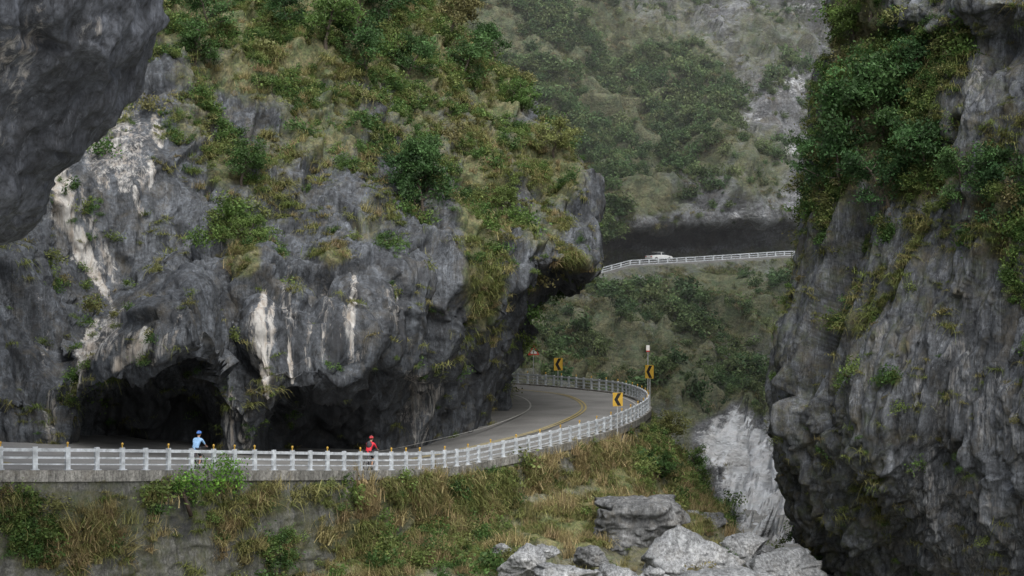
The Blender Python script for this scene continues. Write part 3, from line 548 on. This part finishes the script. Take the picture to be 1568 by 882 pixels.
pts=both(a,c_,d_); scatter('reeds',pts,np.clip(rng.lognormal(-.35,.35,len(pts)),.3,1.3),C_dry,4)
a,_=pick(far,far['bd'],7500,14,421,200,.2,.5,2.2); scatter('distant_trees',a,np.clip(rng.lognormal(.2,.5,len(a)),.4,3.),C_far,6)
a,_=pick(far,far['gd']+.3*far['bd'],12000,9,422,120,.1,.5,1.8); scatter('hillside_grass',a,np.clip(rng.lognormal(.05,.35,len(a)),.4,2.),C_ftuft,4)
# ---------------------------------------------------------------- trees
def tree_mesh(seed,H=4.5,lean=.3,leaf=.13,mat=L_dark,nl=9):
    r=np.random.default_rng(seed); b=MB(); az=r.uniform(0,6.28)
    tr=[np.array([math.cos(az)*lean*t*t*H*.4,math.sin(az)*lean*t*t*H*.4,t*H*.85])+r.normal(size=3)*.05*(t>0) for t in np.linspace(0,1,7)]
    b.tube(tr,np.linspace(.035*H,.008*H,7),8)
    cl=[]
    for k in range(nl):
        t=r.uniform(.25,1); i=int(t*5.99); p=tr[i]*(1-(t*6-i)%1)+tr[min(i+1,6)]*((t*6-i)%1)
        th=k*2.4+r.uniform(-.4,.4); L=H*r.uniform(.22,.42)*(1.15-.5*t); dr=np.array([math.cos(th),math.sin(th),r.uniform(.15,.7)])
        q=[p+dr*L*s+Z3*.12*L*s*s for s in(0,.4,.75,1)]; b.tube(q,np.array([.014,.01,.006,.003])*H,6)
        cl+=[(q[1],.6),(q[2],.8),(q[3],1)]
        for j in range(3):
            d2=dr+r.normal(size=3)*.6; e=q[2]+d2*L*.45; b.tube([q[2],(q[2]+e)/2+Z3*.03,e],np.array([.006,.004,.002])*H,5); cl.append((e,.9))
    cl.append((tr[-1],1))
    V=[np.array(b.V)];Fc=list(b.F);mi=[0]*len(b.F);lv=[.5]*len(b.F);o=len(b.V)
    for c,s in cl:
        n=int(64*s); VV,FF=leaves(n,c,H*.055*np.array([1.2,1.2,.7]),leaf,r); V.append(VV); Fc+=[tuple(x) for x in (FF+o).tolist()]; o+=len(VV); mi+=[1]*n; lv+=list(np.clip(r.uniform(.0,1.)+r.normal(size=n)*.14,0,1))
    return leafmesh('tree',np.concatenate(V),Fc,[M_bark,mat],mi,np.array(lv))
TM=[tree_mesh(500+i,4.5,r_,.11,L_dark,11) for i,r_ in enumerate((.2,.5,.8,.4))]; TG=[tree_mesh(520+i,4.5,.5,.11,L_green,11) for i in range(3)]
def tree(sh,u_,v_,h,i,g=False):
    k=np.argmin(np.hypot(sh['u']-u_,sh['v']-v_)+ .15*(sh['P'][:,1]-sh['P'][:,1].min()) ); o=link(bpy.data.objects.new('tree',(TG if g else TM)[i%len(TG)]))
    o.location=tuple(sh['P'][k]-sh['N'][k]*.1); s=h/4.5; o.scale=(s,s,s); o.rotation_euler=(rng.normal()*.12+.12,rng.normal()*.12,rng.uniform(0,6.28))
for a in [(650,350,4.,0,0),(640,318,3.4,3,0),(655,290,3.2,1,0),(560,120,4,2,0),(620,130,3.5,0,0),(500,75,4,1,1),(710,140,4,2,0),(300,110,3,0,1),(370,285,2.6,1,1),(850,240,3.2,2,1),(440,60,3,0,0),(690,60,4,1,1),(375,385,2.4,2,1),(600,40,4.5,0,0),(770,330,2.2,1,1),(320,60,3,2,0),(540,60,4,3,0),(760,100,3.5,1,0),(800,180,3,0,1)]: tree(main,*a)
for a in [(1310,260,5,0,0),(1350,250,5,1,0),(1390,240,4.5,2,0),(1285,310,4,0,0),(1420,300,4,1,0),(1360,330,3.5,2,0),(1340,160,4,0,0),(1300,200,4.5,1,0),(1400,150,4,2,0),(1310,80,3.5,0,1),(1262,300,3.4,1,0),(1530,380,3.5,2,0),(1300,515,2.2,0,0),(1330,35,3.5,1,1),(1470,330,3,2,0),(1550,330,3.5,0,0)]: tree(right,*a)
for a in [(1030,690,3,1,1),(1065,735,2.6,0,1),(1010,740,2.2,2,1)]: tree(emb,*a)
# bright shrub leaning over the guardrail
p,q,n_=at_arc(np.array(arc_of_u(318,60,95)))
r=np.random.default_rng(9);Vs=[];Fs=[];o=0;lv=[]
for k in range(50):
    tt=r.uniform(-1,1); c=p-n_*.35+q*(tt*2.1-.2)+np.array([0,0,r.uniform(-.75,.1+.6*(1-abs(tt-.4)))]);V,Fc=leaves(30,c,.17,.07,r);Vs.append(V);Fs.append(Fc+o);o+=len(V);lv+=list(np.clip(r.uniform(.1,.9)+r.normal(size=30)*.15,0,1))
link(bpy.data.objects.new('shrub',leafmesh('shrub',np.concatenate(Vs),np.concatenate(Fs),[L_bright],lv=np.array(lv))))
# rusty drain pipe
p,q,n_=at_arc(np.array(arc_of_u(272,60,95))); b=MB(); b.tube([p-n_*.05-Z3*.5,p-n_*.3-Z3*.8,p-n_*.4-Z3*1.3+q*.15,p-n_*.45-Z3*1.8+q*.35],.09,10); b.obj('drain_pipe',[plain('rusty_iron',(.05,.035,.028),.9,.5)],None,True)
# ---------------------------------------------------------------- cyclists
def cyclist(s_arc,off,jersey,helmet_col,pack,turn=0):
    p,q,n_=at_arc(np.array(s_arc)); p=p+n_*off
    e=bpy.data.objects.new('cyclist',None); link(e); e.location=tuple(p+Z3*.01); e.rotation_euler=(0,0,math.atan2(q[1],q[0])+turn)
    M_sk_=plain('skin',(.42,.25,.17),.5,.1);M_j=plain('jersey',jersey,.7,.2,9);M_s=plain('shorts',(.02,.02,.025),.7,.1);M_h=plain('helmet',helmet_col,.35,.05);M_b=plain('bike_frame',(.1,.1,.12),.3,.1);M_t=plain('bike_tyre',(.02,.02,.02),.8,.1);M_shoe=plain('shoe',(.5,.5,.5),.6,.1);M_hair=plain('hair',(.012,.01,.01),.6,.1)
    V=[];E=[];R=[];L=[]
    def v(x,y,z,r): V.append((x,y,z));R.append(r);return len(V)-1
    def ed(a,b,l): E.append((a,b));L.append(l)
    pel=v(-.2,0,1.0,.145); wa=v(-.1,0,1.14,.13); ch=v(.05,0,1.32,.155); nb=v(.15,0,1.44,.075); nk=v(.19,0,1.5,.055)
    hd=v(.23,0,1.585,.085); ht=v(.235,0,1.67,.08)
    ed(pel,wa,1);ed(wa,ch,1);ed(ch,nb,1);ed(nb,nk,0);ed(nk,hd,0);ed(hd,ht,0)
    for sy in(1,-1):
        sh=v(.12,sy*.18,1.4,.07); el=v(.27,sy*.25,1.19,.042); wr=v(.47,sy*.24,1.06,.028); pa=v(.53,sy*.24,1.045,.032)
        ed(ch,sh,1);ed(sh,el,1);ed(el,wr,0);ed(wr,pa,0)
        hp=v(-.18,sy*.1,.96,.1)
        if sy>0: kn=v(.22,.12,.88,.06);an=v(.06,.13,.5,.035);to=v(.2,.13,.44,.03)
        else: kn=v(.14,-.12,.66,.06);an=v(-.06,-.13,.28,.035);to=v(.09,-.13,.2,.03)
        ed(pel,hp,2);ed(hp,kn,2);ed(kn,an,0);ed(an,to,3)
    me=bpy.data.meshes.new('body_skel'); me.from_pydata(V,E,[]); o=bpy.data.objects.new('body_skel',me); link(o)
    o.modifiers.new('s','SKIN'); 
    for i,rr in enumerate(R): me.skin_vertices[0].data[i].radius=(rr,rr); me.skin_vertices[0].data[i].use_root=(i==0)
    sb=o.modifiers.new('b','SUBSURF'); sb.levels=2; sb.render_levels=2
    dg=bpy.context.evaluated_depsgraph_get(); me2=bpy.data.meshes.new_from_object(o.evaluated_get(dg)); bpy.data.objects.remove(o)
    me2.materials.clear()
    for m_ in(M_sk_,M_j,M_s,M_shoe): me2.materials.append(m_)
    c=np.array([f.center[:] for f in me2.polygons]); best=np.full(len(c),9.);lab=np.zeros(len(c),int); VA=np.array(V)
    for (a,b2),l in zip(E,L):
        A,B=VA[a],VA[b2]; t=np.clip(((c-A)@(B-A))/((B-A)@(B-A)),0,1); dd=np.linalg.norm(c-A-t[:,None]*(B-A),axis=1)-(R[a]*(1-t)+R[b2]*t); mm=dd<best; lab[mm]=l; best=np.minimum(best,dd)
    me2.polygons.foreach_set('material_index',lab.astype(np.int32)); me2.polygons.foreach_set('use_smooth',np.ones(len(c),bool))
    me2.name='body'; link(bpy.data.objects.new('body',me2),e)
    b=MB(); b.tube([(.31,0,1.63),(.335,0,1.6),(.315,0,1.59)],[.008,.014,.008],6,0)
    for y in(.03,-.03): b.ellipsoid((.307,y,1.632),(.01,.014,.009),1,8,6)
    for y in(.085,-.085): b.ellipsoid((.225,y,1.61),(.02,.01,.03),0,8,6)
    b.box((.31,0,1.56),X3*.01,Y3*.045,Z3*.008,2); b.obj('face',[M_sk_,M_s,M_sr],e,True)
    b=MB(); b.ellipsoid((.21,0,1.63),(.095,.09,.085),0,14,8,-.5); b.obj('hair',[M_hair],e,True)
    b=MB(); b.ellipsoid((.225,0,1.665),(.155,.11,.115),0,18,9,-.1); 
    for y in(-.055,0,.055): b.tube([(.09,y,1.72),(.18,y,1.785-abs(y)*.5),(.28,y,1.775-abs(y)*.5),(.355,y,1.71)],.014,6,1)
    b.obj('helmet',[M_h,M_s],e,True)
    b=MB()
    for sy in(1,-1):
        for k,Lg in enumerate((.9,1,.95,.8)):
            y=sy*(.205+.022*k); b.tube([(.53,y,1.065),(.53+.035*Lg,y,1.06),(.53+.04*Lg,y,1.03),(.53+.015*Lg,y,1.012)],[.011,.0105,.01,.008],6)
        b.tube([(.505,sy*.215,1.05),(.51,sy*.19,1.03),(.535,sy*.185,1.015)],[.012,.011,.009],6)
    b.obj('fingers',[M_sk_],e,True)
    if pack: 
        b=MB(); b.ellipsoid((-.08,0,1.33),(.13,.15,.2),0,14,10); b.obj('backpack',[plain('backpack_cloth',pack,.8,.2)],e,True)
    b=MB()
    for x in(-.52,.52):
        b.tube([(x+.34*math.cos(t),0,.34+.34*math.sin(t)) for t in np.linspace(0,2*math.pi,33)],.018,6,1,False); b.tube([(x,-.05,.34),(x,.05,.34)],.025,8,0)
        for k in range(14): t=k*math.pi/7; b.tube([(x,0,.34),(x+.33*math.cos(t),0,.34+.33*math.sin(t))],.0025,4,2)
    for a,c2 in(((-.2,0,.88),(-.08,0,.3)),((-.08,0,.3),(.36,0,.72)),((-.18,0,.78),(.33,0,.84)),((.36,0,.7),(.32,0,.98)),((.36,0,.72),(.52,0,.34)),((-.08,0,.3),(-.52,0,.34)),((-.19,0,.8),(-.52,0,.34)),((.32,0,.98),(.42,0,1.02))): b.tube([a,c2],.02,8,0)
    b.tube([(.42,0,1.02),(.47,.12,1.03),(.53,.2,1.03),(.535,.3,1.03)],.014,8,0);b.tube([(.42,0,1.02),(.47,-.12,1.03),(.53,-.2,1.03),(.535,-.3,1.03)],.014,8,0)
    b.ellipsoid((-.2,0,.9),(.14,.07,.035),1,12,6)
    b.tube([(-.08,.03,.3),(.06,.06,.38)],.012,6,0);b.tube([(.06,.05,.38),(.06,.18,.38)],.02,6,1);b.tube([(-.08,-.03,.3),(-.03,-.06,.16)],.012,6,0);b.tube([(-.03,-.05,.16),(-.03,-.18,.16)],.02,6,1)
    b.obj('bicycle',[M_b,M_t,M_steel],e,True)
cyclist(arc_of_u(340,60,95),1.5,(.28,.48,.75),(.1,.25,.7),None,.35)
cyclist(arc_of_u(596,60,110),1.2,(.6,.03,.05),(.55,.06,.07),(.05,.05,.06),.25)
# ---------------------------------------------------------------- thin mist standing in the far gorge
mm_=bpy.data.materials.new('gorge_mist'); mm_.use_nodes=True; nt=mm_.node_tree; nt.nodes.remove(nt.nodes['Principled BSDF'])
vs=nt.nodes.new('ShaderNodeVolumeScatter'); vs.inputs['Color'].default_value=(.95,.97,1,1); vs.inputs['Density'].default_value=.0006; vs.inputs['Anisotropy'].default_value=.1
nt.links.new(vs.outputs[0],nt.nodes['Material Output'].inputs['Volume'])
b=MB(); b.box((0,500,90),X3*900,Y3*640,Z3*280); b.obj('mist',[mm_])
# ---------------------------------------------------------------- light + camera
w=bpy.data.worlds.new('World'); scene.world=w; w.use_nodes=True; nt=w.node_tree; bg=nt.nodes['Background']
sk=nt.nodes.new('ShaderNodeTexSky'); sk.sky_type='NISHITA'; sk.sun_disc=False; sk.sun_elevation=math.radians(50); sk.sun_rotation=math.radians(165); sk.air_density=1.; sk.dust_density=4; 
hs=nt.nodes.new('ShaderNodeHueSaturation'); hs.inputs['Saturation'].default_value=.5
nt.links.new(sk.outputs[0],hs.inputs['Color']); nt.links.new(hs.outputs[0],bg.inputs[0]); bg.inputs[1].default_value=.15
sl=bpy.data.lights.new('sun','SUN'); sl.energy=3.6; sl.angle=math.radians(60); sl.color=(1,.98,.94); so=link(bpy.data.objects.new('sun',sl))
el,az=math.radians(50),math.radians(165); dv=Vector((math.sin(az)*math.cos(el),math.cos(az)*math.cos(el),math.sin(el))); so.rotation_euler=dv.to_track_quat('Z','Y').to_euler()
cd=bpy.data.cameras.new('camera'); cd.sensor_width=36; cd.lens=F/1568*36; cd.clip_end=6000; cd.clip_start=.5
co=link(bpy.data.objects.new('camera',cd)); co.rotation_euler=(math.pi/2,0,0); scene.camera=co
scene.view_settings.view_transform='Standard'; scene.view_settings.look='None'; scene.view_settings.exposure=0
